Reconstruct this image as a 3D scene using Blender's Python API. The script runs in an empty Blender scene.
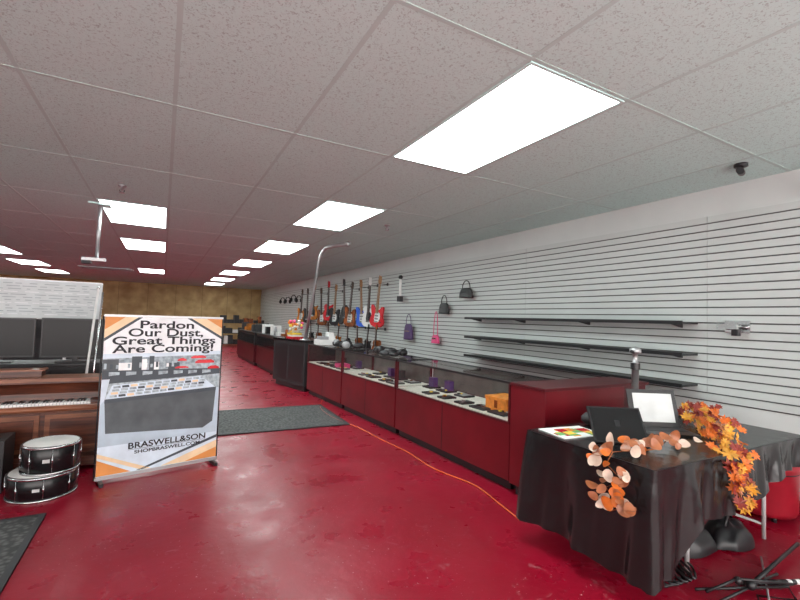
import bpy, bmesh, math, random
from mathutils import Vector, Matrix
random.seed(7)
R=math.radians
# ------------------------------------------------------------ camera
CX=Vector((790,-45,-432)).normalized(); CY=Vector((-237,-12,-432)).normalized()
CY=(CY-CX*CX.dot(CY)).normalized(); CZ=CX.cross(CY)
M3=Matrix((CX,CY,CZ))
cd=bpy.data.cameras.new('camera'); cam=bpy.data.objects.new('camera',cd)
bpy.context.collection.objects.link(cam)
cam.matrix_world=Matrix.Translation((0,0,1.5))@M3.to_4x4()
cd.sensor_width=36; cd.lens=432/800*36; cd.clip_start=0.05
bpy.context.scene.camera=cam
try:
    bpy.context.scene.view_settings.view_transform='Standard'
    bpy.context.scene.view_settings.look='None'
except Exception: pass

# ------------------------------------------------------------ materials
def mat(name,col,rough=.5,metal=0,var=.08,vscale=8,bump=0,bscale=60,spec=None):
    m=bpy.data.materials.new(name); m.use_nodes=True; nt=m.node_tree; n=nt.nodes; l=nt.links
    p=n['Principled BSDF']; p.inputs['Roughness'].default_value=rough; p.inputs['Metallic'].default_value=metal
    if spec is not None: p.inputs['Specular IOR Level'].default_value=spec
    tc=n.new('ShaderNodeTexCoord'); no=n.new('ShaderNodeTexNoise'); no.inputs['Scale'].default_value=vscale; no.inputs['Detail'].default_value=4
    l.new(tc.outputs['Object'],no.inputs['Vector'])
    cr=n.new('ShaderNodeValToRGB'); a=[max(0,c*(1-var)) for c in col]; b=[min(1,c*(1+var)) for c in col]
    cr.color_ramp.elements[0].color=(*a,1); cr.color_ramp.elements[1].color=(*b,1)
    cr.color_ramp.elements[0].position=.35; cr.color_ramp.elements[1].position=.65
    l.new(no.outputs['Fac'],cr.inputs['Fac']); l.new(cr.outputs['Color'],p.inputs['Base Color'])
    if bump:
        n2=n.new('ShaderNodeTexNoise'); n2.inputs['Scale'].default_value=bscale; l.new(tc.outputs['Object'],n2.inputs['Vector'])
        bp=n.new('ShaderNodeBump'); bp.inputs['Strength'].default_value=bump; bp.inputs['Distance'].default_value=.01
        l.new(n2.outputs['Fac'],bp.inputs['Height']); l.new(bp.outputs['Normal'],p.inputs['Normal'])
    return m
BLACK=mat('black_plastic',(.012,.012,.014),.4)
BLACKG=mat('black_gloss',(.008,.008,.009),.12)
DARK=mat('dark_grey',(.03,.03,.033),.6)
CHROME=mat('chrome',(.75,.75,.76),.18,1,.03)
STEEL=mat('steel_grey',(.45,.45,.46),.4,.8,.05)
LGREY=mat('light_grey_enamel',(.5,.5,.5),.35,0,.05)
WHITE=mat('white_paint',(.8,.8,.79),.5,0,.03)
FRAME=mat('light_frame_white',(.58,.80,.78),.7,0,.03,spec=.1)
PAPER=mat('paper',(.85,.85,.84),.7,0,.02)
GREY=mat('mid_grey',(.3,.3,.31),.6)
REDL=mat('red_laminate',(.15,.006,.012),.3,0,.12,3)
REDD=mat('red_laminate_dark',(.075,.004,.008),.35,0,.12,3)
RED=mat('red_gloss',(.6,.02,.03),.2)
REDV=mat('red_vinyl',(.30,.008,.02),.4)
BLUE=mat('blue_gloss',(.05,.15,.7),.2)
ORANGE=mat('orange_leather',(.8,.27,.04),.45,0,.15,20)
PINK=mat('pink_leather',(.7,.06,.2),.4)
PURPLE=mat('purple_leather',(.07,.03,.12),.4)
BROWN=mat('sunburst_brown',(.25,.07,.02),.2,0,.5,6)
TOBAC=mat('amber_lacquer',(.5,.17,.03),.2,0,.5,6)
WOOD=mat('maple_wood',(.35,.17,.06),.4,0,.15,10)
ROSE=mat('rosewood',(.06,.025,.012),.45,0,.2,10)
CREAM=mat('cream_deck',(.72,.69,.62),.5)
CBACK=mat('case_back_panel',(.10,.085,.08),.35,0,.2,5)
YEL=mat('yellow_print',(.85,.6,.06),.5)
GRN=mat('green_print',(.15,.4,.12),.5)
SKYB=mat('pale_blue_print',(.62,.72,.82),.5)
def wood_mat(name,c1,c2,scale=3,rough=.3):
    m=mat(name,c1,rough); nt=m.node_tree; n=nt.nodes; l=nt.links
    tc=[x for x in n if x.type=='TEX_COORD'][0]; no=[x for x in n if x.type=='TEX_NOISE'][0]; cr=[x for x in n if x.type=='VALTORGB'][0]
    mp=n.new('ShaderNodeMapping'); mp.inputs['Scale'].default_value=(1,8,14); l.new(tc.outputs['Object'],mp.inputs['Vector']); l.new(mp.outputs['Vector'],no.inputs['Vector'])
    no.inputs['Scale'].default_value=scale; cr.color_ramp.elements[0].color=(*c1,1); cr.color_ramp.elements[1].color=(*c2,1)
    return m
MAHOG=wood_mat('mahogany',(.05,.013,.008),(.14,.04,.02))
MAHOGL=wood_mat('mahogany_light',(.15,.048,.024),(.29,.11,.055))
def glass_mat():
    m=bpy.data.materials.new('case_glass'); m.use_nodes=True; nt=m.node_tree; n=nt.nodes; l=nt.links; n.clear()
    o=n.new('ShaderNodeOutputMaterial'); mx=n.new('ShaderNodeMixShader'); t=n.new('ShaderNodeBsdfTransparent'); g=n.new('ShaderNodeBsdfGlossy'); f=n.new('ShaderNodeLayerWeight')
    f.inputs['Blend'].default_value=.5; g.inputs['Roughness'].default_value=.03; t.inputs['Color'].default_value=(.97,.98,.975,1)
    pw=n.new('ShaderNodeMath'); pw.operation='POWER'; pw.inputs[1].default_value=5; l.new(f.outputs['Facing'],pw.inputs[0])
    ma=n.new('ShaderNodeMath'); ma.operation='MULTIPLY_ADD'; ma.inputs[1].default_value=.7; ma.inputs[2].default_value=.04; l.new(pw.outputs[0],ma.inputs[0])
    l.new(ma.outputs[0],mx.inputs[0]); l.new(t.outputs[0],mx.inputs[1]); l.new(g.outputs[0],mx.inputs[2]); l.new(mx.outputs[0],o.inputs[0]); return m
GLASS=glass_mat()
def ceiling_mat():
    m=bpy.data.materials.new('acoustic_tile'); m.use_nodes=True; nt=m.node_tree; n=nt.nodes; l=nt.links; p=n['Principled BSDF']
    p.inputs['Roughness'].default_value=.9; p.inputs['Specular IOR Level'].default_value=.1
    tc=n.new('ShaderNodeTexCoord'); no=n.new('ShaderNodeTexNoise'); no.inputs['Scale'].default_value=60; no.inputs['Detail'].default_value=3; no.inputs['Distortion'].default_value=1.5
    l.new(tc.outputs['Object'],no.inputs['Vector'])
    cr=n.new('ShaderNodeValToRGB'); e=cr.color_ramp.elements
    e[0].position=.34; e[0].color=(.375,.50,.485,1); e[1].position=.45; e[1].color=(.575,.775,.75,1)
    l.new(no.outputs['Fac'],cr.inputs['Fac']); l.new(cr.outputs['Color'],p.inputs['Base Color'])
    bp=n.new('ShaderNodeBump'); bp.inputs['Strength'].default_value=.35; bp.inputs['Distance'].default_value=.004
    l.new(cr.outputs['Color'],bp.inputs['Height']); l.new(bp.outputs['Normal'],p.inputs['Normal']); return m
def floor_mat():
    m=bpy.data.materials.new('red_painted_concrete'); m.use_nodes=True; nt=m.node_tree; n=nt.nodes; l=nt.links; p=n['Principled BSDF']
    tc=n.new('ShaderNodeTexCoord')
    def noise(s,d=4,dist=0):
        x=n.new('ShaderNodeTexNoise'); x.inputs['Scale'].default_value=s; x.inputs['Detail'].default_value=d; x.inputs['Distortion'].default_value=dist
        l.new(tc.outputs['Object'],x.inputs['Vector']); return x
    def ramp(src,p0,c0,p1,c1):
        c=n.new('ShaderNodeValToRGB'); e=c.color_ramp.elements; e[0].position=p0; e[0].color=(*c0,1); e[1].position=p1; e[1].color=(*c1,1)
        l.new(src,c.inputs['Fac']); return c
    base=ramp(noise(1.3,6).outputs['Fac'],.35,(.25,.003,.016),.65,(.31,.005,.024))
    sc=ramp(noise(9,8,1.5).outputs['Fac'],.63,(0,0,0),.75,(1,1,1))
    sp=ramp(noise(55,2).outputs['Fac'],.69,(0,0,0),.72,(1,1,1))
    big=ramp(noise(1.1,3).outputs['Fac'],.42,(0,0,0),.58,(1,1,1))
    m1=n.new('ShaderNodeMath'); m1.operation='MULTIPLY'; l.new(sc.outputs[0],m1.inputs[0]); m1.inputs[1].default_value=.25
    m2=n.new('ShaderNodeMath'); m2.operation='MULTIPLY'; l.new(sp.outputs[0],m2.inputs[0]); l.new(big.outputs[0],m2.inputs[1])
    m3=n.new('ShaderNodeMath'); m3.operation='MAXIMUM'; l.new(m1.outputs[0],m3.inputs[0]); l.new(m2.outputs[0],m3.inputs[1])
    mx=n.new('ShaderNodeMix'); mx.data_type='RGBA'; l.new(m3.outputs[0],mx.inputs[0]); l.new(base.outputs[0],mx.inputs[6]); mx.inputs[7].default_value=(.6,.32,.35,1)
    l.new(mx.outputs[2],p.inputs['Base Color'])
    rr=ramp(noise(3,6).outputs['Fac'],.3,(.22,)*3,.7,(.42,)*3); l.new(rr.outputs[0],p.inputs['Roughness'])
    p.inputs['Specular IOR Level'].default_value=.30
    bp=n.new('ShaderNodeBump'); bp.inputs['Strength'].default_value=.25; bp.inputs['Distance'].default_value=.01
    l.new(noise(12,6).outputs['Fac'],bp.inputs['Height']); l.new(bp.outputs['Normal'],p.inputs['Normal']); return m
def osb_mat():
    m=bpy.data.materials.new('plywood_sheathing'); m.use_nodes=True; nt=m.node_tree; n=nt.nodes; l=nt.links; p=n['Principled BSDF']; p.inputs['Roughness'].default_value=.7
    tc=n.new('ShaderNodeTexCoord'); v=n.new('ShaderNodeTexNoise'); v.inputs['Scale'].default_value=2.2; v.inputs['Detail'].default_value=8; l.new(tc.outputs['Object'],v.inputs['Vector'])
    c=n.new('ShaderNodeValToRGB'); e=c.color_ramp.elements; e[0].position=.3; e[0].color=(.36,.22,.09,1); e[1].position=.7; e[1].color=(.60,.42,.20,1); l.new(v.outputs['Fac'],c.inputs['Fac']); l.new(c.outputs[0],p.inputs['Base Color']); return m
def mat_rubber():
    m=mat('ribbed_rubber_mat',(.05,.055,.055),.8); nt=m.node_tree; n=nt.nodes; l=nt.links
    tc=[x for x in n if x.type=='TEX_COORD'][0]; cr=[x for x in n if x.type=='VALTORGB'][0]
    v=n.new('ShaderNodeTexVoronoi'); v.inputs['Scale'].default_value=28; l.new(tc.outputs['Object'],v.inputs['Vector']); l.new(v.outputs['Distance'],cr.inputs['Fac'])
    cr.color_ramp.elements[0].color=(.12,.12,.12,1); cr.color_ramp.elements[1].color=(.04,.041,.041,1); cr.color_ramp.elements[0].position=.2
    return m

# ------------------------------------------------------------ mesh builder
class B:
    def __init__(s): s.bm=bmesh.new(); s.mats=[]
    def mi(s,m):
        if m not in s.mats: s.mats.append(m)
        return s.mats.index(m)
    def face(s,pts,m,smooth=False):
        vs=[s.bm.verts.new(p) for p in pts]; f=s.bm.faces.new(vs); f.material_index=s.mi(m); f.smooth=smooth; return f
    def box(s,x0,y0,z0,x1,y1,z1,m,T=None):
        c=[(x0,y0,z0),(x1,y0,z0),(x1,y1,z0),(x0,y1,z0),(x0,y0,z1),(x1,y0,z1),(x1,y1,z1),(x0,y1,z1)]
        vs=[s.bm.verts.new((T@Vector(p)) if T else p) for p in c]; k=s.mi(m)
        for q in ((3,2,1,0),(4,5,6,7),(0,1,5,4),(1,2,6,5),(2,3,7,6),(3,0,4,7)):
            f=s.bm.faces.new([vs[i] for i in q]); f.material_index=k
    def ring(s,c,d,r,n):
        d=d.normalized(); up=Vector((0,0,1)) if abs(d.z)<.95 else Vector((1,0,0)); a=d.cross(up).normalized(); b=a.cross(d)
        return [s.bm.verts.new(c+a*math.cos(2*math.pi*i/n)*r+b*math.sin(2*math.pi*i/n)*r) for i in range(n)]
    def tube(s,pts,r,m,n=10,cap=True):
        pts=[Vector(p) for p in pts]; rs=r if isinstance(r,(list,tuple)) else [r]*len(pts); k=s.mi(m); prev=None; first=None
        for i,p in enumerate(pts):
            d=(pts[min(i+1,len(pts)-1)]-pts[max(i-1,0)])
            if i not in(0,len(pts)-1): d=(pts[i+1]-p).normalized()+(p-pts[i-1]).normalized()
            rg=s.ring(p,d,rs[i],n)
            if prev:
                best=min(range(n),key=lambda o:(rg[o].co-prev[0].co).length); rg=rg[best:]+rg[:best]
                for j in range(n):
                    f=s.bm.faces.new((prev[j],prev[(j+1)%n],rg[(j+1)%n],rg[j])); f.material_index=k; f.smooth=True
            else: first=rg
            prev=rg
        if cap:
            for q in (first[::-1],prev):
                f=s.bm.faces.new(q); f.material_index=k
    def cyl(s,p,q,r,m,n=20,r2=None): s.tube([p,q],[r,r if r2 is None else r2],m,n)
    def lathe(s,c,prof,m,n=32):
        k=s.mi(m); prev=None
        for (r,z) in prof:
            rg=[s.bm.verts.new((c[0]+r*math.cos(2*math.pi*i/n),c[1]+r*math.sin(2*math.pi*i/n),c[2]+z)) for i in range(n)]
            if prev:
                for j in range(n):
                    f=s.bm.faces.new((prev[j],prev[(j+1)%n],rg[(j+1)%n],rg[j])); f.material_index=k; f.smooth=True
            prev=rg
    def sph(s,c,r,m,n=12,T=None):
        k=s.mi(m); r=(r,r,r) if not isinstance(r,(tuple,list)) else r; rows=[]
        for i in range(n//2+1):
            a=math.pi*i/(n//2); row=[]
            for j in range(n):
                b=2*math.pi*j/n; p=Vector((c[0]+r[0]*math.sin(a)*math.cos(b),c[1]+r[1]*math.sin(a)*math.sin(b),c[2]+r[2]*math.cos(a)))
                row.append(s.bm.verts.new(T@p if T else p))
            rows.append(row)
        for i in range(n//2):
            for j in range(n):
                f=s.bm.faces.new((rows[i][j],rows[i+1][j],rows[i+1][(j+1)%n],rows[i][(j+1)%n])); f.material_index=k; f.smooth=True
    def prism(s,pts,y0,y1,m,T=None):
        k=s.mi(m); t=(lambda p:T@Vector(p)) if T else (lambda p:p)
        a=[s.bm.verts.new(t((x,y0,z))) for x,z in pts]; b=[s.bm.verts.new(t((x,y1,z))) for x,z in pts]; n=len(pts)
        for q in (a,b[::-1]):
            f=s.bm.faces.new(q); f.material_index=k
        for i in range(n):
            f=s.bm.faces.new((a[i],b[i],b[(i+1)%n],a[(i+1)%n])); f.material_index=k
    def grid(s,fn,nu,nv,m,smooth=True):
        k=s.mi(m); g=[[s.bm.verts.new(fn(i/nu,j/nv)) for j in range(nv+1)] for i in range(nu+1)]
        for i in range(nu):
            for j in range(nv):
                f=s.bm.faces.new((g[i][j],g[i+1][j],g[i+1][j+1],g[i][j+1])); f.material_index=k; f.smooth=smooth
    def done(s,name,loc=(0,0,0),rz=0,parent=None,bevel=0):
        bmesh.ops.remove_doubles(s.bm,verts=s.bm.verts,dist=1e-5); bmesh.ops.recalc_face_normals(s.bm,faces=s.bm.faces)
        me=bpy.data.meshes.new(name); s.bm.to_mesh(me); s.bm.free()
        for m in s.mats: me.materials.append(m)
        o=bpy.data.objects.new(name,me); bpy.context.collection.objects.link(o)
        o.location=loc; o.rotation_euler=(0,0,rz)
        if parent: o.parent=parent
        if bevel:
            b=o.modifiers.new('bevel','BEVEL'); b.width=bevel; b.segments=2; b.limit_method='ANGLE'
        return o
SWAP=Matrix(((0,1,0,0),(1,0,0,0),(0,0,1,0),(0,0,0,1)))

# ------------------------------------------------------------ room shell
XL,XR,YF,YB,H=-8.0,4.72,-2.6,24.6,2.9
b=B(); b.box(XL-.2,YF-.2,-.15,XR+.2,YB+.2,0,floor_mat()); b.done('floor')
b=B(); b.box(XL-.2,YF-.2,H,XR+.2,YB+.2,H+.15,ceiling_mat()); b.done('ceiling')
WALLM=mat('wall_paint',(.63,.67,.66),.6,0,.03,2)
b=B(); b.box(XR,YF-.2,0,XR+.2,YB+.2,H,WALLM); b.done('wall_right')
b=B(); b.box(XL-.2,YF-.2,0,XL,YB+.2,H,mat('wall_paint_left',(.70,.80,.80),.6,0,.03,2)); b.done('wall_left')
b=B(); b.box(XL,YB,0,XR,YB+.2,H,osb_mat())
PJ=mat('plywood_joint',(.12,.07,.03),.8)
for k in range(10): b.box(XL+1.2+k*1.22,YB-.003,0,XL+1.21+k*1.22,YB,H,PJ)
b.done('wall_back')
b=B(); b.box(XL,YF-.2,0,XR,YF,.25,WALLM); b.box(XL,YF-.2,2.75,XR,YF,H,WALLM)
n=6; w=(XR-XL)/n
for i in range(n+1):
    x=XL+i*w; b.box(max(XL,x-.06),YF-.2,.25,min(XR,x+.06),YF,2.75,WALLM)
b.done('wall_front')
for i in range(n):
    b=B(); x0=XL+i*w+.06; x1=XL+(i+1)*w-.06
    for q in ((x0,.25,x0+.05,2.75),(x1-.05,.25,x1,2.75),(x0+.05,.25,x1-.05,.3),(x0+.05,2.7,x1-.05,2.75)):
        b.box(q[0],YF-.12,q[1],q[2],YF-.05,q[3],STEEL)
    b.done('window_%d'%(i+1))
b=B(); b.box(XR-.015,YF,0,XR,YB,.1,REDD); b.done('baseboard_right')
GX,GY=.819,1.635
TB=mat('tbar',(.48,.63,.61),.9,0,.02,spec=.05)
b=B(); i=math.ceil(XL/GX)
while i*GX<XR:
    x=i*GX; b.box(x-.013,YF,H-.002,x+.013,YB,H,TB); i+=1
j=-1
while j*GY<YB:
    y=j*GY; b.box(XL,y-.013,H-.0023,XR,y+.013,H,TB); j+=1
b.done('trim_ceiling_grid')
SL=mat('slatwall_laminate',(.57,.61,.60),.4,0,.03,1)
SLD=mat('slat_groove',(.09,.093,.092),.7)
b=B(); z0=.80; nz=24; dz=(2.62-z0)/nz
b.box(XR-.008,YF,z0,XR,YB,2.62,SLD)
y=YF
while y<YB:
    y1=min(YB,y+2.439)
    for k in range(nz):
        b.box(XR-.022,y+.001,z0+k*dz+.013,XR-.008,y1-.001,z0+(k+1)*dz,SL)
    y+=2.44
b.done('trim_slatwall_panel')
LE=bpy.data.materials.new('light_diffuser'); LE.use_nodes=True; nt=LE.node_tree; nt.nodes.clear()
o=nt.nodes.new('ShaderNodeOutputMaterial'); e=nt.nodes.new('ShaderNodeEmission'); e.inputs[0].default_value=(.89,1,.975,1); e.inputs[1].default_value=13; nt.links.new(e.outputs[0],o.inputs[0])
def light(ix,jy):
    x0,x1,y0,y1=ix*GX+.014,(ix+1)*GX-.014,jy*GY+.014,(jy+1)*GY-.014
    b=B(); z=H-.008; f=.02
    b.box(x0,y0,z,x0+f,y1,H-.001,FRAME);b.box(x1-f,y0,z,x1,y1,H-.001,FRAME);b.box(x0+f,y0,z,x1-f,y0+f,H-.001,FRAME);b.box(x0+f,y1-f,z,x1-f,y1,H-.001,FRAME)
    b.box(x0+f,y0+f,H-.007,x1-f,y1-f,H-.002,LE); b.done('ceiling_light_panel')
for j in (1,3,5,7,9,11,13): light(2,j)
for j in (4,6,10): light(-1,j)
for j in (4,8,10,12): light(-5,j)  # nearest panel of this row is out of view, added to light the left
for j in (3,7,11): light(-8,j)  # unseen extra row, added to brighten the left side of the room

# ------------------------------------------------------------ glass display cases
def case(L,seed,extra=None):
    b=B(); D=.6; zt=.97; zl=.61
    b.box(.05,0.02,0,D,L-.02,.09,BLACK)
    b.box(0,0,.09,D,L,zl-.02,REDL)
    b.box(-.002,L*.5-.004,.1,.002,L*.5+.004,zl-.03,BLACK)
    b.box(-.004,0,zl-.02,D,L,zl,REDD)
    b.box(.02,.02,zl,D-.03,L-.02,zl+.012,CREAM)
    b.box(D-.02,0,zl,D,L,zt-.02,REDD); b.box(D-.026,.03,zl+.02,D-.02,L-.03,zt-.03,CBACK)
    for y in (0,L-.02): b.box(0,y,zl,.02,y+.02,zt-.02,REDD)
    b.box(0,0,zt-.02,.02,L,zt,BLACK); b.box(D-.04,0,zt-.02,D,L,zt,BLACK); b.box(.02,0,zt-.02,D-.04,.02,zt,BLACK); b.box(.02,L-.02,zt-.02,D-.04,L,zt,BLACK)
    b.face([(.008,.02,zl),(.008,L-.02,zl),(.008,L-.02,zt-.02),(.008,.02,zt-.02)],GLASS)
    b.face([(.02,.02,zt-.004),(D-.04,.02,zt-.004),(D-.04,L-.02,zt-.004),(.02,L-.02,zt-.004)],GLASS)
    b.face([(.02,.008,zl),(D-.03,.008,zl),(D-.03,.008,zt-.02),(.02,.008,zt-.02)],GLASS)
    random.seed(seed); y=.1
    while y<L-.3:
        for x in (.06,.33):
            if random.random()<.9:
                w=random.choice((.14,.18,.22)); yy=y+random.uniform(0,.05)
                b.box(x,yy,zl+.012,x+.17,yy+w,zl+.03,random.choice((BLACK,DARK,BLACK)))
                b.box(x+.02,yy+.02,zl+.03,x+.15,yy+w-.02,zl+.033,random.choice((BLACK,GREY,BLACK,DARK)))
                for q in range(3):
                    px=x+random.uniform(.02,.11); py=yy+random.uniform(.02,w-.05); b.box(px,py,zl+.033,px+.03,py+.025,zl+.045,random.choice((CHROME,YEL,STEEL,BROWN,BLACK)))
                if x>.2 and random.random()<.5: b.box(x+.05,yy,zl+.033,x+.12,yy+.1,zl+.15,random.choice((BLACK,DARK,PURPLE)))
        y+=.32
    if extra: extra(b)
    return b
def ex1(b):
    b.box(.16,.2,.622,.42,.50,.74,ORANGE); b.box(.15,.20,.735,.43,.5,.765,ORANGE); b.box(.155,.33,.66,.16,.37,.75,BROWN)
case(2.04,11,ex1).done('glass_display_case',(2.78,2.96,0),R(1.7))
case(1.68,12).done('glass_display_case',(2.717,5.03,0),R(3))
def ex3(b): b.box(.1,.3,.622,.3,.5,.70,PINK)
case(1.6,13,ex3).done('glass_display_case',(2.625,6.74,0),R(3.2))
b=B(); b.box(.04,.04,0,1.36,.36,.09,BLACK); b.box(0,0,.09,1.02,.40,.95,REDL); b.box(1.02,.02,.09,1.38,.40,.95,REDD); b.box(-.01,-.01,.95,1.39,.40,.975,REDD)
b.done('red_corner_counter',(2.76,2.53,0),0,bevel=.003)
b=B(); b.box(.04,.04,0,.7,1.3,.1,BLACK); b.box(0,0,.1,.75,1.38,.98,DARK); b.box(-.02,-.02,.98,.78,1.4,1.02,BLACKG)
b.box(-.003,.05,.16,0,.66,.92,BLACK); b.box(-.003,.72,.16,0,1.33,.92,BLACK)
b.done('black_checkout_counter',(2.52,8.5,0),R(13),bevel=.004)
for (x,y,L) in ((2.5,10.6,2.6),(2.42,13.4,2.9)):
    b=B(); b.box(.04,.02,0,.6,L-.02,.1,BLACK); b.box(0,0,.1,.6,L,.6,REDD); b.box(0,0,.6,.6,L,.95,BLACK); b.box(-.005,.05,.64,0,L-.05,.9,BLACKG); b.box(-.01,-.01,.95,.61,L+.01,.98,BLACK)
    random.seed(int(y))
    for k in range(9):
        yy=.1+k*L/9.5; hh=random.uniform(.06,.28); c=random.choice((BLACK,DARK,GREY,BROWN,WHITE,DARK,TOBAC)); x0=random.uniform(.05,.2)
        if k%3==0:
            b.cyl((x0+.1,yy+.1,.98),(x0+.1,yy+.1,.98+hh),.05,c,12,.03)
        else:
            b.box(x0,yy,.98,x0+random.uniform(.2,.3),yy+random.uniform(.12,.22),.98+hh,c)
    b.done('stocked_display_counter',(x,y,0),R(1))

for z in (1.56,1.25,.95):
    b=B(); b.box(4.42,2.36,z-.012,4.69,5.8,z+.008,BLACK); b.box(4.405,2.36,z-.018,4.42,5.8,z+.018,BLACK)
    for y in (2.5,3.6,4.7,5.7): b.prism([(4.44,z-.012),(4.69,z-.012),(4.69,z-.05),(4.66,z-.05)],y,y+.006,DARK)
    b.done('wall_shelf')

# ------------------------------------------------------------ guitars
def smooth_closed(pts,k=3):
    for _ in range(k):
        q=[]
        for i in range(len(pts)):
            p0,p1=pts[i],pts[(i+1)%len(pts)]
            q+=[(p0[0]*.75+p1[0]*.25,p0[1]*.75+p1[1]*.25),(p0[0]*.25+p1[0]*.75,p0[1]*.25+p1[1]*.75)]
        pts=q
    return pts
STRAT=[(-.05,-.22),(.07,-.23),(.16,-.19),(.18,-.10),(.13,0),(.15,.10),(.15,.19),(.09,.18),(.05,.11),(-.05,.11),(-.10,.20),(-.17,.22),(-.16,.10),(-.13,.01),(-.18,-.10),(-.15,-.19)]
LESP=[(0,-.23),(.13,-.22),(.19,-.12),(.15,-.01),(.11,.06),(.14,.15),(.17,.2),(.10,.16),(.04,.13),(-.04,.19),(-.12,.2),(-.16,.13),(-.12,.04),(-.15,-.02),(-.19,-.12),(-.13,-.22)]
VEE=[(0,-.08),(.10,-.28),(.22,-.27),(.14,.0),(.06,.17),(-.06,.17),(-.14,.0),(-.22,-.27),(-.10,-.28)]
ACOU=[(0,-.25),(.14,-.24),(.2,-.13),(.16,0),(.12,.05),(.15,.15),(.1,.23),(0,.25),(-.1,.23),(-.15,.15),(-.12,.05),(-.16,0),(-.2,-.13),(-.14,-.24)]
def guitar(y,z,body,pg=WHITE,kind=0,s=1.0,tilt=0,neckm=WOOD,turn=0):
    b=B(); ac=kind==3; th=.1 if ac else .05
    b.prism(smooth_closed((STRAT,LESP,VEE,ACOU)[kind],1 if kind==2 else 2),-th/2,th/2,body)
    if not ac:
        b.prism(smooth_closed([(-.07,-.12),(.08,-.13),(.09,.04),(.02,.09),(-.04,.09)] if kind!=2 else [(.02,-.03),(.1,-.18),(.09,.0),(.02,.08)],1),-th/2-.004,-th/2,pg)
        for zz in (-.06,0,.06): b.box(-.04,-th/2-.012,zz-.01,.04,-th/2-.004,zz+.01,BLACK)
        b.box(-.045,-th/2-.018,-.13,.045,-th/2,-.1,CHROME)
        for q in ((.09,-.08),(.11,-.12)): b.cyl((q[0],-th/2,q[1]),(q[0],-th/2-.02,q[1]),.012,BLACK,10)
    else:
        b.cyl((0,-th/2-.002,.06),(0,-th/2,.06),.05,BLACK,18); b.box(-.07,-th/2-.012,-.13,.07,-th/2,-.11,ROSE)
    b.prism([(-.028,.05),(.028,.05),(.021,.62),(-.021,.62)],-th/2-.02,-th/2+.005,neckm)
    b.prism([(-.021,.62),(.021,.62),(.04,.66),(.035,.78),(-.03,.8),(-.035,.68)],-th/2-.012,-th/2+.004,body if kind else neckm)
    for k in range(6): b.cyl((-.035,-th/2,.66+k*.022),(-.055,-th/2,.66+k*.022),.006,CHROME,6)
    for k in range(6):
        xx=-.018+k*.007; b.box(xx,-th/2-.023,-.11,xx+.001,-th/2-.021,.64,STEEL)
    for v in b.bm.verts: v.co.z-=.635; v.co.x*=s; v.co.z*=s
    if tilt: bmesh.ops.rotate(b.bm,verts=b.bm.verts,cent=(0,0,0),matrix=Matrix.Rotation(R(tilt),3,'Y'))
    if turn: bmesh.ops.rotate(b.bm,verts=b.bm.verts,cent=(0,0,0),matrix=Matrix.Rotation(R(turn),3,'Z'))
    D=.20
    b.cyl((0,-th/2,0),(0,D-.01,0),.008,BLACK,8); b.box(-.03,D-.022,-.035,.03,D-.008,.035,BLACK)
    b.cyl((-.035,-.06,-.005),(-.035,.0,-.005),.007,BLACK,8); b.cyl((.035,-.06,-.005),(.035,.0,-.005),.007,BLACK,8); b.box(-.035,-.004,-.01,.035,.004,0,BLACK)
    return b.done('acoustic_guitar' if ac else 'electric_guitar',(4.69-D,y,z+.635*s),R(-90))
gl=[(15.7,1.50,TOBAC,WHITE,0,ROSE,3),(15.0,1.50,BLACK,DARK,0,ROSE,0),(14.2,1.62,TOBAC,BLACK,1,ROSE,4),(13.5,1.45,BROWN,WHITE,0,ROSE,-3),(12.8,1.62,RED,BLACK,1,ROSE,0),(12.15,1.48,BLACK,WHITE,0,WOOD,3),
    (11.5,1.60,DARK,BLACK,2,ROSE,-4),(10.9,1.48,BROWN,CREAM,0,ROSE,5),(10.3,1.50,BLUE,WHITE,0,WOOD,-4),(9.75,1.52,WHITE,BLACK,1,ROSE,2),(9.2,1.52,RED,WHITE,0,WOOD,5)]
for y,z,c,p,k,nm,t in gl: guitar(y,z+.05,c,p,k,1.2,t,nm,24)
for y,c,k,t in ((14.5,BLACK,1,-4),(13.6,BROWN,3,3),(12.7,BLACK,0,-5),(11.8,TOBAC,1,4),(11.1,BLACK,2,0),(10.4,BROWN,3,-3),(9.75,BLACK,1,6),(9.25,BROWN,3,3)):
    guitar(y,.84,c,BLACK,k,.66,t,ROSE,20)

def bag(name,y,z,w,h,m,strap=.2,x=4.6,d=.1):
    b=B()
    def fn(u,v):
        a=u*2*math.pi; t=v; prof=(.72+.28*math.sin(min(1,(1-t)*1.6)*math.pi/2))*(1-.55*(t>.97))
        sx=math.copysign(abs(math.cos(a))**.6,math.cos(a)); sy=math.copysign(abs(math.sin(a))**.6,math.sin(a))
        return (sx*w/2*prof,sy*d/2*(1-.5*t),-h/2+h*t)
    b.grid(fn,24,10,m); b.face([fn(i/24,0) for i in range(24)],m); b.face([fn(i/24,1) for i in range(24)],m)
    pts=[(-w*.32,0,h/2-.02)]+[(-w*.32*math.cos(a),0,h/2+strap*math.sin(a)) for a in [k*math.pi/8 for k in range(1,8)]]+[(w*.32,0,h/2-.02)]
    b.tube(pts,.008,m,6)
    b.box(-w*.3,-d*.42,0,w*.3,-d*.36,.02,CHROME if m is not BLACK else DARK)
    b.box(-.012,.0,h/2+strap-.01,.012,.095,h/2+strap,CHROME)
    return b.done(name,(x,y,z),R(-90))
bag('leather_handbag',6.03,2.0,.34,.17,BLACK,.13)
bag('leather_handbag',6.69,1.74,.28,.2,BLACK,.14)
bag('leather_handbag',8.0,1.25,.32,.34,PURPLE,.2)
bag('leather_handbag',6.95,1.15,.22,.16,PINK,.45)
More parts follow.
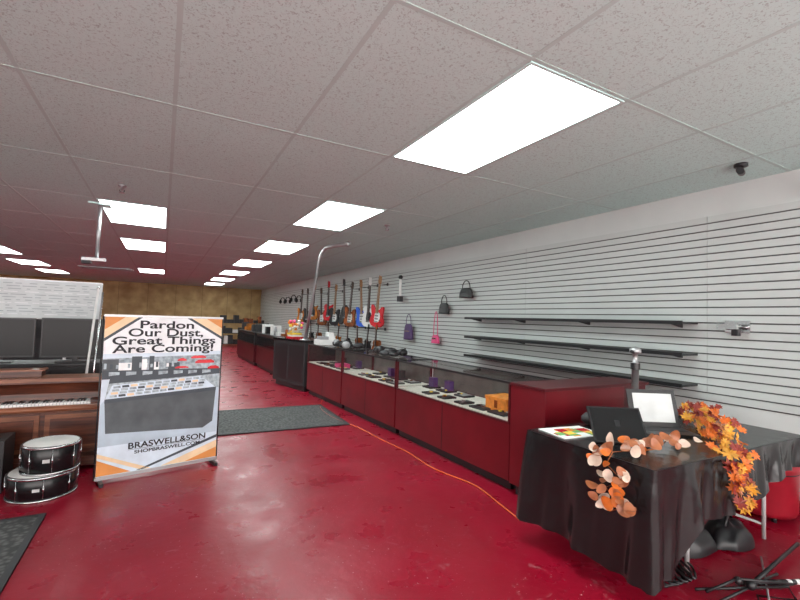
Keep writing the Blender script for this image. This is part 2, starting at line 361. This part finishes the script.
b=B(); b.cyl((0,0,-.22),(0,0,.22),.03,WHITE); b.sph((0,0,.24),(.06,.05,.05),BLACK); b.box(-.07,-.04,-.3,.07,.04,-.18,DARK); b.cyl((0,0,.1),(0,.10,.1),.01,CHROME,8); b.done('hanging_handheld_tool',(4.59,8.4,2.2),R(-90))
b=B(); b.box(-.1,.06,-.05,.1,.075,.06,CHROME); b.cyl((-.06,.06,0),(-.06,-.12,.01),.008,CHROME,8); b.cyl((.06,.06,0),(.06,-.12,.01),.008,CHROME,8); b.box(-.08,-.13,-.02,.08,-.1,.03,CHROME); b.sph((0,-.08,0),(.04,.05,.03),BLACK); b.box(-.02,.0,-.08,.03,.06,-.02,DARK)
b.done('slatwall_bracket',(4.62,2.02,1.53),R(-90))
for y,z in ((16.6,2.15),(17.4,2.2),(18.3,2.15),(19.2,2.15)):
    b=B(); b.tube([(.13*math.cos(k*math.pi/12),0,.15*math.sin(k*math.pi/12)) for k in range(13)],.018,BLACK,8)
    for x in (-.13,.13): b.sph((x,0,-.03),(.05,.07,.09),BLACK)
    b.cyl((0,-.03,.13),(0,.095,.13),.01,CHROME,6); b.done('hanging_headphones',(4.6,y,z),R(-60))

b=B(); P=[(2.56,8.64,1.024),(2.56,8.3,1.8),(2.57,7.95,2.6)]
for k in range(1,6):
    a=k*math.pi/10; P.append((2.57+.05*math.sin(a),7.95-.22*(1-math.cos(a))-.03*k/5,2.6+.2*math.sin(a)))
P+=[(2.66,7.5,2.80),(2.76,7.0,2.79)]
b.tube(P,.034,STEEL,12); b.sph(P[-1],.05,STEEL); b.lathe((2.56,8.66,1.021),[(.0,.03),(.10,.02),(.11,0),(0,0)],STEEL)
b.done('bent_metal_pole')

# ------------------------------------------------------------ items on counters
b=B(); b.box(0,0,0,.25,.3,.04,RED); b.box(.02,.02,.04,.24,.28,.08,WHITE); b.box(.01,.01,.08,.22,.27,.12,YEL)
random.seed(3)
for k in range(40):
    b.sph((.12+random.uniform(-.12,.12),.14+random.uniform(-.12,.12),.18+random.uniform(-.05,.2)),.035,random.choice((YEL,TOBAC,ORANGE,PINK,CREAM,CREAM)),8)
b.done('toy_bouquet',(2.45,9.2,1.02),R(13))
b=B(); b.box(0,0,0,.35,.3,.1,WHITE); b.box(.03,.05,.1,.2,.25,.16,GREY); b.prism([(.2,.1),(.34,.1),(.3,.24),(.22,.24)],.05,.25,WHITE); b.done('cash_register',(2.62,7.9,.97),R(3))
def heap(name,x,y,z,w,d,seed,cols,s=1.0,nb=9):
    b=B(); random.seed(seed)
    for k in range(nb):
        px=random.uniform(0,w); py=random.uniform(0,d); r=random.uniform(.05,.09)*s; h=random.uniform(.03,.07)*s
        b.sph((px,py,h),(r*1.3,r,h),random.choice(cols),10)
    for k in range(4):
        pts=[(random.uniform(0,w),random.uniform(0,d),random.uniform(.02,.12)*s) for _ in range(5)]
        b.tube(pts,.008*s,BLACK,6)
    return b.done(name,(x,y,z))
heap('tangled_bag_pile',2.83,5.35,.971,.3,.7,4,(BLACK,DARK,BLACK,DARK))
heap('tangled_bag_pile',2.76,6.75,.971,.3,.8,5,(BLACK,DARK,PURPLE,GREY))

# ------------------------------------------------------------ floor mats, cable
MR=mat_rubber()
b=B(); b.box(0,0,0,1.72,1.45,.012,MR)
for q in ((0,0,1.72,.04),(0,1.41,1.72,1.45),(0,.04,.04,1.41),(1.68,.04,1.72,1.41)): b.box(q[0],q[1],.0,q[2],q[3],.015,DARK)
b.done('floor_mat',(.66,5.76,0),R(-2))
b=B(); b.box(0,0,0,1.1,1.7,.012,MR)
for q in ((0,0,1.1,.04),(0,1.66,1.1,1.7),(0,.04,.04,1.66),(1.06,.04,1.1,1.66)): b.box(q[0],q[1],.0,q[2],q[3],.015,DARK)
b.done('floor_mat',(-1.77,2.33,0),R(0))
b=B(); ORC=mat('orange_cable',(.7,.10,.02),.4)
pts=[(2.62,7.6),(2.35,6.9),(2.30,6.2),(2.42,5.5),(2.45,4.9),(2.5,4.3),(2.48,3.7),(2.58,3.2),(2.52,2.8),(2.45,2.45)]
pp=[]
for i in range(len(pts)-1):
    for k in range(6):
        t=k/6; p0=pts[max(i-1,0)];p1=pts[i];p2=pts[i+1];p3=pts[min(i+2,len(pts)-1)]
        f=lambda a,b_,c,d:.5*((2*b_)+(-a+c)*t+(2*a-5*b_+4*c-d)*t*t+(-a+3*b_-3*c+d)*t**3)
        pp.append((f(p0[0],p1[0],p2[0],p3[0]),f(p0[1],p1[1],p2[1],p3[1]),.007))
b.tube(pp,.006,ORC,6); b.done('extension_cord')

# ------------------------------------------------------------ banner
emp=bpy.data.objects.new('retractable_banner_sign',None); bpy.context.collection.objects.link(emp)
emp.location=(-.44,4.56,0); emp.rotation_euler=(0,0,math.atan2(.22,1.0))
W_,HB=1.0,1.45
b=B(); b.box(0,0,.05,W_,.006,HB,SKYB); b.done('printed_panel',parent=emp)
b=B(); b.box(-.01,-.005,HB-.005,W_+.01,.012,HB+.015,STEEL); b.box(-.01,-.02,.03,W_+.01,.03,.055,STEEL); b.cyl((.5,.02,.04),(.5,.02,HB),.01,BLACK,8)
for x in (.03,W_-.03): b.box(x-.015,-.12,0,x+.015,.16,.03,BLACK)
for x in (-.012,W_+.012): b.cyl((x,.01,.03),(x,.01,HB),.006,BLACK,8)
b.done('stand_frame',parent=emp)
b=B()
def pz(v): return HB-(HB-.06)*v
def quad(pts,m,d): b.prism([(p[0]*W_,pz(p[1])) for p in pts],-d,-d+.0008,m)
LG=mat('print_light',(.82,.84,.87),.5); PRG=mat('print_orange',(.70,.27,.07),.5); PRT=mat('print_tan',(.8,.60,.38),.5); PBK=mat('print_slate',(.05,.065,.08),.5)
PG=mat('print_grey',(.3,.36,.4),.5,0,.4,25); PGR=mat('print_counter_body',(.075,.09,.1),.5,0,.2,6); PW=mat('print_white',(.85,.87,.88),.5); PCT=mat('print_countertop',(.35,.42,.46),.5,0,.3,30); PFL=mat('print_floor',(.45,.55,.64),.5,0,.1,5)
quad([(0,0),(1,0),(1,.24),(0,.24)],LG,.001)
quad([(0,0),(.26,0),(0,.14)],PRT,.002); quad([(0,0),(.16,0),(0,.085)],PRG,.0025); quad([(.26,0),(.295,0),(0,.16),(0,.14)],PBK,.002)
quad([(.70,0),(1,0),(1,.13)],PRT,.002); quad([(.84,0),(1,0),(1,.07)],PRG,.003); quad([(.66,0),(.70,0),(1,.13),(1,.15)],PBK,.002)
quad([(0,.245),(1,.235),(1,.42),(0,.42)],PG,.0015); quad([(0,.245),(1,.235),(1,.26),(0,.27)],SKYB,.0018)
for k,(x0,x1,t,m) in enumerate(((.0,.12,.275,PGR),(.12,.22,.3,PW),(.22,.30,.26,PBK),(.30,.34,.28,PW),(.36,.40,.26,PBK),(.40,.44,.3,PW),(.44,.52,.28,PG),(.52,.62,.31,PBK),(.62,1,.32,PCT))): quad([(x0,t),(x1,t),(x1,.36),(x0,.36)],m,.0022)
for k in range(14): quad([(.01+k*.045,.30+.006*(k%3)),(.03+k*.045,.30+.006*(k%3)),(.03+k*.045,.335),(.01+k*.045,.335)],(PCT,PBK,PG,PW)[k%4],.0024)
for k,(x0,x1,y0,y1) in enumerate(((.60,.68,.28,.30),(.72,.86,.265,.285),(.76,.94,.295,.32),(.58,.7,.335,.35),(.88,.99,.34,.362))): quad([(x0+.03,y0),(x1-.03,y0),(x1,(y0+y1)/2),(x1,y1),(x0,y1),(x0,(y0+y1)/2)],RED,.003)
quad([(0,.345),(1,.36),(1,.40),(0,.43)],PBK,.0026)
for k in range(7): quad([(.05+k*.13,.355+k*.002),(.13+k*.13,.357+k*.002),(.13+k*.13,.375+k*.002),(.05+k*.13,.38+k*.002)],PG if k%2 else PCT,.003)
quad([(0,.43),(1,.40),(1,.5),(0,.53)],PCT,.0022)
quad([(.08,.44),(.82,.41),(.97,.50),(.03,.53)],SKYB,.003)
for r_ in range(4):
    for k in range(12):
        x=.09+k*.066-.008*r_; y=.446+r_*.019-k*.0028; quad([(x,y),(x+.052,y-.002),(x+.056,y+.013),(x+.001,y+.014)],(PG,PCT,PCT,PCT,PRT,PBK)[(k*5+r_*2)%6],.0035)
quad([(0,.53),(1,.50),(1,.82),(0,.82)],PFL,.0018)
quad([(.03,.53),(.97,.50),(.95,.74),(.86,.78),(.05,.74)],PGR,.0028); quad([(.03,.525),(.97,.495),(.97,.52),(.03,.55)],PBK,.0038); quad([(0,.40),(.06,.40),(.03,.53),(.0,.56)],SKYB,.004)
quad([(0,.90),(.26,1),(0,1)],PRG,.003); quad([(0,.86),(.42,1),(.34,1),(0,.885)],PRT,.003); quad([(1,.88),(1,1),(.5,1)],PRT,.003); quad([(1,.93),(1,1),(.7,1)],PRG,.0035); quad([(1,.84),(1,.86),(.36,1),(.3,1)],PBK,.003)
b.done('printed_graphics',parent=emp)
TX=mat('text_ink',(.012,.012,.018),.6)
def text(s,x,z,size,w):
    c=bpy.data.curves.new('lettering','FONT'); c.body=s; c.size=size; c.align_x='CENTER'; c.extrude=.0006; c.offset=.0018*size/.1
    o=bpy.data.objects.new('lettering',c); bpy.context.collection.objects.link(o); c.materials.append(TX)
    o.parent=emp; o.location=(x,-.0055,z); o.rotation_euler=(R(90),0,0)
    bpy.context.view_layer.update(); o.scale=(w/max(.01,o.dimensions.x),1,1)
text('Pardon',.5,pz(.075),.10,.46); text('Our Dust,',.5,pz(.128),.10,.64); text('Great Things',.5,pz(.181),.10,.88); text('Are Coming!',.5,pz(.234),.10,.86)
text('BRASWELL&SON',.56,pz(.855),.075,.66); text('SHOPBRASWELL.COM',.56,pz(.89),.042,.56)
b=B(); b.box(.23,-.006,pz(.862),.89,-.005,pz(.860),TX); b.done('logo_rule',parent=emp)

# ------------------------------------------------------------ drums
SIL=mat('drum_head',(.74,.74,.72),.5); HOOP=mat('chrome_hoop',(.5,.5,.52),.2,1,.05); SHELL=mat('black_drum_lacquer',(.006,.006,.007),.25,spec=.35)
def drum(x,y,z,r,h,name):
    b=B(); b.lathe((0,0,0),[(0,0.006),(r*.97,.006),(r,.012),(r,h-.012),(r*.97,h-.006),(0,h-.006)],SHELL,36)
    for zz in (0,h-.018): b.lathe((0,0,zz),[(r+.001,0),(r+.008,0),(r+.008,.014),(r-.003,.020),(r-.003,.014),(r+.001,.012),(r+.001,0)],HOOP,36)
    b.lathe((0,0,h-.004),[(0,.003),(r-.008,.003),(r-.006,0)],SIL,36)
    for k in range(8):
        a=k*math.pi/4+.2; c,s=math.cos(a),math.sin(a); b.cyl((c*(r+.007),s*(r+.007),.02),(c*(r+.007),s*(r+.007),h-.02),.0022,HOOP,6)
        b.cyl((c*(r+.004),s*(r+.004),h*.42),(c*(r+.004),s*(r+.004),h*.6),.007,HOOP,8)
    b.box(-.022,-r-.004,h*.44,.022,-r+.002,h*.56,LGREY)
    b.done(name,(x,y,z))
drum(-.79,4.52,0,.225,.19,'snare_drum'); drum(-.745,4.52,.191,.19,.22,'snare_drum')
b=B(); b.box(0,0,0,.35,.3,.42,BLACK); b.box(.03,-.005,.05,.32,0,.33,DARK); b.box(.03,-.006,.35,.32,0,.40,STEEL); b.tube([(.1,.15,.42),(.12,.15,.45),(.23,.15,.45),(.25,.15,.42)],.01,BLACK,6); b.done('practice_amplifier',(-1.42,4.62,0),bevel=.01)

# ------------------------------------------------------------ piano
b=B(); L=1.6
b.box(0,.0,.04,L,.5,.12,MAHOG)
b.box(0,.16,.12,L,.5,.56,MAHOG)
for i in range(3):
    x0=.08+i*.5; b.box(x0,.145,.16,x0+.46,.16,.50,MAHOGL); b.box(x0+.04,.138,.20,x0+.42,.145,.46,MAHOG)
for x in (0,L-.07):
    b.prism([(.0,.0),(.5,.0),(.5,.80),(.26,.80),(.22,.72),(.0,.69),(-.06,.66),(-.07,.58),(.02,.5),(.09,.3),(.0,.12)],x,x+.07,MAHOG,SWAP)
b.box(.07,-.04,.56,L-.07,.5,.61,MAHOGL)
b.cyl((.07,-.04,.59),(L-.07,-.04,.59),.028,MAHOGL,12)
b.box(.16,-.01,.61,L-.16,.14,.635,PAPER)
for k in range(50):
    if k%7 not in (2,6): b.box(.16+(k+.72)*(L-.32)/50,.045,.635,.16+(k+1.2)*(L-.32)/50,.14,.648,BLACK)
    b.box(.16+k*(L-.32)/50-.001,-.011,.61,.16+k*(L-.32)/50+.001,.14,.6356,DARK)
b.box(.07,-.01,.61,.16,.14,.65,MAHOG); b.box(L-.16,-.01,.61,L-.07,.14,.65,MAHOG)
b.prism([(0.14,.61),(.28,.61),(.30,.78),(.24,.78),(.16,.70)],.07,L-.07,MAHOG,SWAP)
b.box(.07,.28,.61,L-.07,.5,.80,MAHOG)
b.box(-.03,.20,.80,L+.03,.52,.835,MAHOGL); b.box(-.02,.21,.785,L+.02,.51,.80,MAHOG)
b.box(.2,.33,.835,1.0,.5,.89,MAHOG); b.box(.18,.32,.89,1.02,.5,.905,MAHOGL)
b.done('console_piano',(-2.0,5.02,0),0,bevel=.005)

b=B(); L=3.6
b.box(0,0,0,L,.5,.1,BLACK); b.box(0,.02,.1,L,.5,.86,DARK); b.box(-.01,0,.86,L+.01,.5,.89,BLACK)
for i in range(6): b.box(.03+i*.6,.012,.14,.57+i*.6,.02,.82,BLACK); b.box(.5+i*.6,.004,.45,.515+i*.6,.012,.55,STEEL)
b.done('dark_storage_cabinet',(-4.1,6.05,0),bevel=.004)
SCR=mat('tv_screen',(.006,.006,.007),.3,spec=.25)
for (x,w,h,t) in ((-3.9,.95,.46,4),(-2.86,.8,.42,-3),(-1.98,.72,.44,5),(-1.2,.66,.45,-6)):
    b=B(); b.box(0,0,.05,w,.04,.05+h,BLACK); b.box(.015,-.002,.07,w-.015,0,.035+h,SCR); b.box(w*.25,.04,.12,w*.75,.08,h-.05,DARK); b.box(w*.46,.01,.012,w*.54,.03,.05,BLACK); b.box(w*.25,-.08,0,w*.75,.12,.012,BLACK)
    b.done('flat_screen_television',(x,6.25,.891),R(t),bevel=.003)
b=B(); PB=mat('plan_sheet',(.62,.67,.68),.5,0,.06,4); b.box(0,0,0,1.55,.02,.46,PB); b.box(0,-.004,0,1.55,0,.012,STEEL); b.box(0,-.004,.448,1.55,0,.46,STEEL)
PLN=mat('plan_line',(.36,.41,.44),.6); random.seed(4)
for k in range(12): 
    x=.06
    while x<1.45:
        w=random.uniform(.03,.14); b.box(x,-.003,.05+k*.032,min(1.5,x+w),0,.058+k*.032,PLN if k%4 else LG); x+=w+random.uniform(.02,.08)
b.box(.3,.0,-.48,.33,.02,0,STEEL); b.box(1.2,.0,-.48,1.23,.02,0,STEEL)
b.done('white_board',(-2.22,6.44,1.372))
b=B(); b.tube([(-.74,5.70,0),(-.64,5.80,1.74)],.012,WHITE,8); b.sph((-.64,5.80,1.74),.016,CHROME,8); b.tube([(-.66,5.72,0),(-.60,5.82,1.70)],.009,CHROME,8); b.cyl((-.74,5.70,0),(-.74,5.70,.02),.02,BLACK,10); b.done('leaning_metal_rod')
for (x,y,w,h) in ((-5.5,9,3.2,1.3),(-4.8,12,3.4,1.4),(-4.2,16,2.6,1.2),(-.6,21.5,2.2,1.1)):
    b=B(); b.box(0,0,0,w,.5,h*.6,DARK); b.box(0,0,h*.6,w,.03,h,BLACK); b.box(0,.03,h-.03,w,.5,h,BLACK); b.box(0,.03,h*.6,.03,.5,h-.03,BLACK); b.box(w-.03,.03,h*.6,w,.5,h-.03,BLACK); b.box(.1,.1,h,.5,.4,h+.15,GREY); b.done('dark_retail_fixture',(x,y,0))
b=B(); random.seed(21)
for x in (0,1.1,2.2): b.box(x,0,0,x+.04,.5,1.1,BLACK)
for z in (.1,.6,1.08): b.box(0,0,z,2.24,.5,z+.03,BLACK)
for z in (.13,.63,1.11):
    x=.06
    while x<2.0:
        w=random.uniform(.12,.3); b.box(x,.05,z,x+w,.45,z+random.uniform(.12,.4),random.choice((BLACK,DARK,GREY,BROWN,DARK,BLACK,WHITE))); x+=w+.02
b.done('stock_shelving_unit',(2.3,21.5,0))

# ------------------------------------------------------------ ceiling things
def sprinkler(x,y):
    b=B(); b.lathe((0,0,0),[(0,0),(.045,0),(.04,-.015),(.015,-.02),(.015,-.06),(0,-.06)],STEEL,16)
    b.cyl((0,0,-.06),(0,0,-.075),.012,STEEL,8); b.lathe((0,0,-.08),[(0,0),(.03,0),(.03,-.004),(0,-.004)],STEEL,12); b.tube([(-.02,0,-.05),(-.025,0,-.065),(-.005,0,-.078)],.004,DARK,6); b.tube([(.02,0,-.05),(.025,0,-.065),(.005,0,-.078)],.004,DARK,6)
    b.done('fire_sprinkler',(x,y,H))
sprinkler(-.47,5.7); sprinkler(2.86,5.7)
b=B(); b.lathe((0,0,0),[(0,0),(.05,0),(.05,-.025),(.03,-.03),(0,-.03)],BLACK,20); b.tube([(0,0,-.03),(-.01,0,-.06)],.012,BLACK,8); b.tube([(.06,.02,-.06),(-.07,-.02,-.07)],.026,BLACK,14); b.done('security_camera',(4.2,1.78,H))
b=B(); b.box(-.12,-.12,-.02,.12,.12,0,FRAME); b.cyl((0,0,-.02),(0,0,-.72),.022,STEEL,12); b.box(-.16,-.05,-.76,.1,.05,-.72,STEEL); b.box(-.16,-.06,-.80,-.06,.06,-.76,DARK); b.done('ceiling_monitor_mount',(-.8,6.9,H))
b=B(); b.box(-.75,-.3,-.03,.75,.3,-.001,FRAME)
for k in range(8): b.box(-.7,-.27+k*.07,-.036,.7,-.25+k*.07,-.03,GREY)
b.done('ceiling_air_vent',(-1.7,17.2,H))
b=B(); b.box(-.05,-.03,-.08,.05,.04,.08,WHITE); b.tube([(0,-.03,-.02),(0,-.12,-.04)],.012,WHITE,8); b.sph((0,-.14,-.05),.035,DARK); b.done('wall_motion_sensor',(4.68,1.38,2.72),R(-90))

# ------------------------------------------------------------ table with cloth
PL=mat('black_plastic_cloth',(.010,.010,.011),.22,0,.1,5,bump=.6,bscale=7)
TX0,TX1,TY0,TY1,TZ=2.30,4.12,1.36,2.26,.75
b=B()
hx,hy=(TX1-TX0)/2,(TY1-TY0)/2
L4=4*(hx+hy)
def perim(t):
    s=t*L4
    for (p,q) in (((TX0,TY1),(TX0,TY0)),((TX0,TY0),(TX1,TY0)),((TX1,TY0),(TX1,TY1)),((TX1,TY1),(TX0,TY1))):
        l=abs(p[0]-q[0])+abs(p[1]-q[1])
        if s<=l+1e-6:
            k=s/l; return Vector((p[0]+(q[0]-p[0])*k,p[1]+(q[1]-p[1])*k,0))
        s-=l
    return Vector((TX0,TY1,0))
def outward(p):
    n=Vector((0,0,0)); e=.05
    n.x=-max(0,1-(p.x-TX0)/e)+max(0,1-(TX1-p.x)/e); n.y=-max(0,1-(p.y-TY0)/e)+max(0,1-(TY1-p.y)/e)
    return n.normalized() if n.length>0 else n
def hem(p):
    z=.14
    if p.y<TY0+.01: z=.16+.26*min(1,max(0,(p.x-TX0-.15)/.2))+.14*min(1,max(0,(p.x-3.3)/.5))
    if p.x>TX1-.01: z=.56
    return z
def side(u,v):
    p=perim(u%1.0); o=outward(p); drop=(TZ-hem(p))*v; s=u*L4
    wv=(.018*math.sin(s*17)+.014*math.sin(s*31+1)+.010*math.sin(s*9+2)+.006*math.sin(s*53+v*4))*v**.7
    corner=1 if (abs(o.x)>.1 and abs(o.y)>.1) else 0
    q=p+o*(.006+.02*v+wv+.03*corner*v); q.z=TZ+.003-drop+ .012*math.sin(s*7)*v
    return q
b.grid(side,300,16,PL)
b.grid(lambda u,v:Vector((TX0+2*hx*u,TY0+2*hy*v,TZ+.003)),20,10,PL)
b.box(TX0+.01,TY0+.01,TZ-.03,TX1-.01,TY1-.01,TZ-.002,GREY)
for x in (TX0+.60,TX1-.22):
    for y in (TY0+.16,TY1-.1): b.cyl((x,y,0),(x,y,TZ-.03),.014,LGREY,10)
    b.cyl((x,TY0+.16,.1),(x,TY1-.1,.1),.010,LGREY,8)
b.done('draped_folding_table')
Z0=TZ+.0035
b=B(); b.box(0,0,0,.36,.26,.006,PAPER); 
random.seed(5)
for k in range(22):
    x=random.uniform(.005,.27); y=random.uniform(.005,.18); b.box(x,y,.006,x+random.uniform(.05,.09),y+random.uniform(.03,.07),.0065+k*.0001,random.choice((YEL,GRN,RED,ORANGE,YEL,GRN)))
b.done('colorful_magazine',(2.34,1.98,Z0),R(-8))
def tablet(name,x,y,w,h,rz,screen,tilt=62):
    b=B(); T=Matrix.Rotation(R(-(90-tilt)),4,'X')
    b.box(0,0,0,w,.015,h,BLACK,T); b.box(.012,-.002,.012,w-.012,0,h-.012,screen,T)
    b.prism([(0.01,0),(.12,0),(.09,h*.5)],w*.45,w*.55,BLACK,SWAP)
    return b.done(name,(x,y,Z0+.008),rz)
tablet('tablet_on_stand',2.46,1.84,.34,.25,R(-32),BLACKG,52)
b=B(); b.box(0,-.22,0,.36,0,.015,BLACK); b.box(.02,-.13,.015,.34,-.02,.017,DARK); T=Matrix.Rotation(R(-18),4,'X')
b.box(0,0,.012,.36,.008,.29,BLACK,T); b.box(.04,-.001,.05,.33,0,.26,mat('laptop_screen',(.6,.62,.62),.3),T); b.done('open_laptop',(3.08,2.0,Z0+.001),R(-30))
b=B(); b.box(-.11,-.11,0,.11,.11,.012,BLACK); b.lathe((0,0,.012),[(0,0),(.05,0),(.05,.03),(.026,.05),(.026,.40),(.034,.40),(.034,.45),(.02,.45),(.02,.52),(.042,.53),(.042,.56),(.02,.575),(0,.58)],STEEL,20); b.lathe((0,0,.012),[(.0345,.40),(.0345,.45)],BLACK,20); b.cyl((0,0,.54),(-.07,0,.555),.012,BLACK,8); b.done('metal_display_post',(3.32,2.13,Z0),R(10))
heap('coiled_cable_pile',2.86,2.12,Z0,.16,.08,11,(BLACK,DARK,BLACK),.8,6)
def leafdisc(b,c,r,n,m):
    n=n.normalized(); a=n.orthogonal().normalized(); a=Matrix.Rotation(random.uniform(0,6.28),3,n)@a; d=n.cross(a); pts=[]
    for i in range(16):
        t=2*math.pi*i/16; rr=r*(1+.25*max(0,math.cos(t))**6); pts.append(c+a*rr*math.cos(t)+d*rr*.85*math.sin(t)+n*(.18*r*math.cos(2*t)))
    cv=b.bm.verts.new(c-n*r*.15); vs=[b.bm.verts.new(p) for p in pts]; k=b.mi(m)
    for i in range(16):
        f=b.bm.faces.new((cv,vs[i],vs[(i+1)%16])); f.material_index=k; f.smooth=True
def maple(b,c,r,n,m):
    n=n.normalized(); a=n.orthogonal().normalized(); a=Matrix.Rotation(random.uniform(0,6.28),3,n)@a; d=n.cross(a); k=b.mi(m)
    cv=b.bm.verts.new(c-n*r*.15); vs=[]
    for i in range(20):
        t=2*math.pi*i/20; lob=[1,.62,.8,.45][i%4]*(1 if not 8<=i<=12 else .7)
        vs.append(b.bm.verts.new(c+a*r*lob*math.cos(t)+d*r*lob*math.sin(t)+n*random.uniform(-.1,.1)*r))
    for i in range(20):
        f=b.bm.faces.new((cv,vs[i],vs[(i+1)%20])); f.material_index=k
LC=mat('leaf_cream',(.66,.50,.40),.5,0,.15,20); LCU=mat('leaf_copper',(.36,.12,.05),.35,0,.2,20); LO=mat('leaf_orange',(.62,.14,.015),.5,0,.2,20); LY=mat('leaf_yellow',(.65,.30,.03),.5,0,.2,20); LR=mat('leaf_red',(.25,.025,.015),.5,0,.2,20)
random.seed(12)
b=B(); path=[(2.245,1.58,.47),(2.24,1.50,.52),(2.245,1.61,.59),(2.245,1.51,.66),(2.25,1.61,.72),(2.32,1.62,.775),(2.45,1.54,.79),(2.6,1.53,.785),(2.78,1.58,.80),(2.92,1.58,.79)]
b.tube(path,.004,BROWN,6)
for i in range(len(path)-1):
    p,q=Vector(path[i]),Vector(path[i+1])
    for k in range(7):
        c=p.lerp(q,k/7)+Vector((random.uniform(-.06,-.01) if i<5 else random.uniform(-.08,.08),random.uniform(-.10,.10),random.uniform(0,.05)))
        n=Vector((-1,-.6,.5))+Vector((random.uniform(-.9,.9),random.uniform(-.9,.9),random.uniform(-.5,.9)))
        leafdisc(b,c,random.uniform(.022,.038),n,random.choice((LC,LCU,LCU,LC,LCU,LO)))
b.done('eucalyptus_leaf_garland')
b=B(); path=[(3.95,2.0,.79),(3.75,1.9,.80),(3.55,1.78,.81),(3.38,1.6,.80),(3.18,1.48,.79),(3.02,1.32,.70),(2.98,1.29,.58),(3.04,1.28,.46)]
b.tube(path,.006,BROWN,6)
for i in range(len(path)-1):
    p,q=Vector(path[i]),Vector(path[i+1])
    for k in range(20):
        c=p.lerp(q,k/20)+Vector((random.uniform(-.12,.15),random.uniform(-.03,.0) if i>4 else random.uniform(-.12,.10),random.uniform(-.01,.10)))
        n=Vector((-.6,-1,.8))+Vector((random.uniform(-.9,.9),random.uniform(-.8,.8),random.uniform(-.7,.7)))
        maple(b,c,random.uniform(.034,.058),n,random.choice((LO,LY,LO,LR,LY,LCU,LR)))
b.done('maple_leaf_garland')
b=B()
b.lathe((0,0,0),[(0,.04),(.2,.04),(.215,.08),(.22,.38),(.235,.40),(.24,.44),(.22,.47),(.12,.485),(0,.485)],REDV,36)
b.lathe((0,0,0),[(.221,.375),(.228,.382),(.221,.39)],BLACK,36)
for k in range(4):
    a=k*math.pi/2+.78; b.cyl((.15*math.cos(a),.15*math.sin(a),0),(.15*math.cos(a),.15*math.sin(a),.045),.02,BLACK,10)
b.done('red_stool',(4.42,1.72,0))

# ------------------------------------------------------------ floor clutter bottom right
b=B()
def rod(p,q,r=.008,m=BLACK): b.tube([p,q],r,m,8)
rod((2.72,1.38,.03),(3.25,1.15,.03)); rod((2.68,1.26,.03),(3.35,1.24,.03)); rod((2.75,1.34,.03),(2.92,1.26,.10)); rod((2.92,1.26,.10),(3.3,1.15,.03))
b.sph((2.92,1.26,.09),.022,BLACK); b.sph((3.02,1.24,.05),.028,BLACK); rod((3.02,1.24,.05),(3.9,1.33,.05),.012); rod((2.9,1.1,.02),(3.5,1.38,.03),.006,STEEL)
b.tube([(2.7,1.22,.02),(2.85,1.12,.02),(3.0,1.2,.02),(3.15,1.08,.02),(3.3,1.18,.02),(3.5,1.12,.02)],.007,BLACK,6)
A,E=Vector((3.02,1.30,.03)),Vector((3.42,1.12,.03))
for k in range(16): b.tube([A.lerp(E,k/16),A.lerp(E,(k+1)/16)],.015,(BLACK,WHITE)[k%2] if k>9 else BLACK,10)
b.done('folded_instrument_stand')
b=B(); pp=[]
for k in range(90):
    a=k*.5; pp.append((2.66+.08*math.cos(a)+.002*k,1.56+.08*math.sin(a*1.03)-.001*k,.01+.0008*k+.008*math.sin(a*3)))
b.tube(pp,.008,BLACK,6); b.done('coiled_black_cable')
def gig(x,y,rz,s):
    b=B()
    b.grid(lambda u,v:Vector((s*.26*math.cos(u*6.2832)*math.sin(v*3.1416/2)*(1+.08*math.sin(5*u*6.28)),s*.15*math.sin(u*6.2832)*math.sin(v*3.1416/2)*(1+.1*math.cos(4*u*6.28)),s*.16*math.cos(v*3.1416/2)+.012*math.sin(u*25)*math.sin(v*9)+.012*v)),40,12,BLACK)
    b.tube([(-.12*s,0,.13*s),(-.08*s,0,.2*s),(.08*s,0,.2*s),(.12*s,0,.13*s)],.01,BLACK,6); b.done('black_gig_bag',(x,y,.0),R(rz))
gig(3.2,1.72,-20,1.0); gig(3.62,1.62,15,.9)

w=bpy.data.worlds.new('sky_world'); bpy.context.scene.world=w; w.use_nodes=True
bg=w.node_tree.nodes['Background']; bg.inputs[0].default_value=(1,.935,.91,1); bg.inputs[1].default_value=7.2
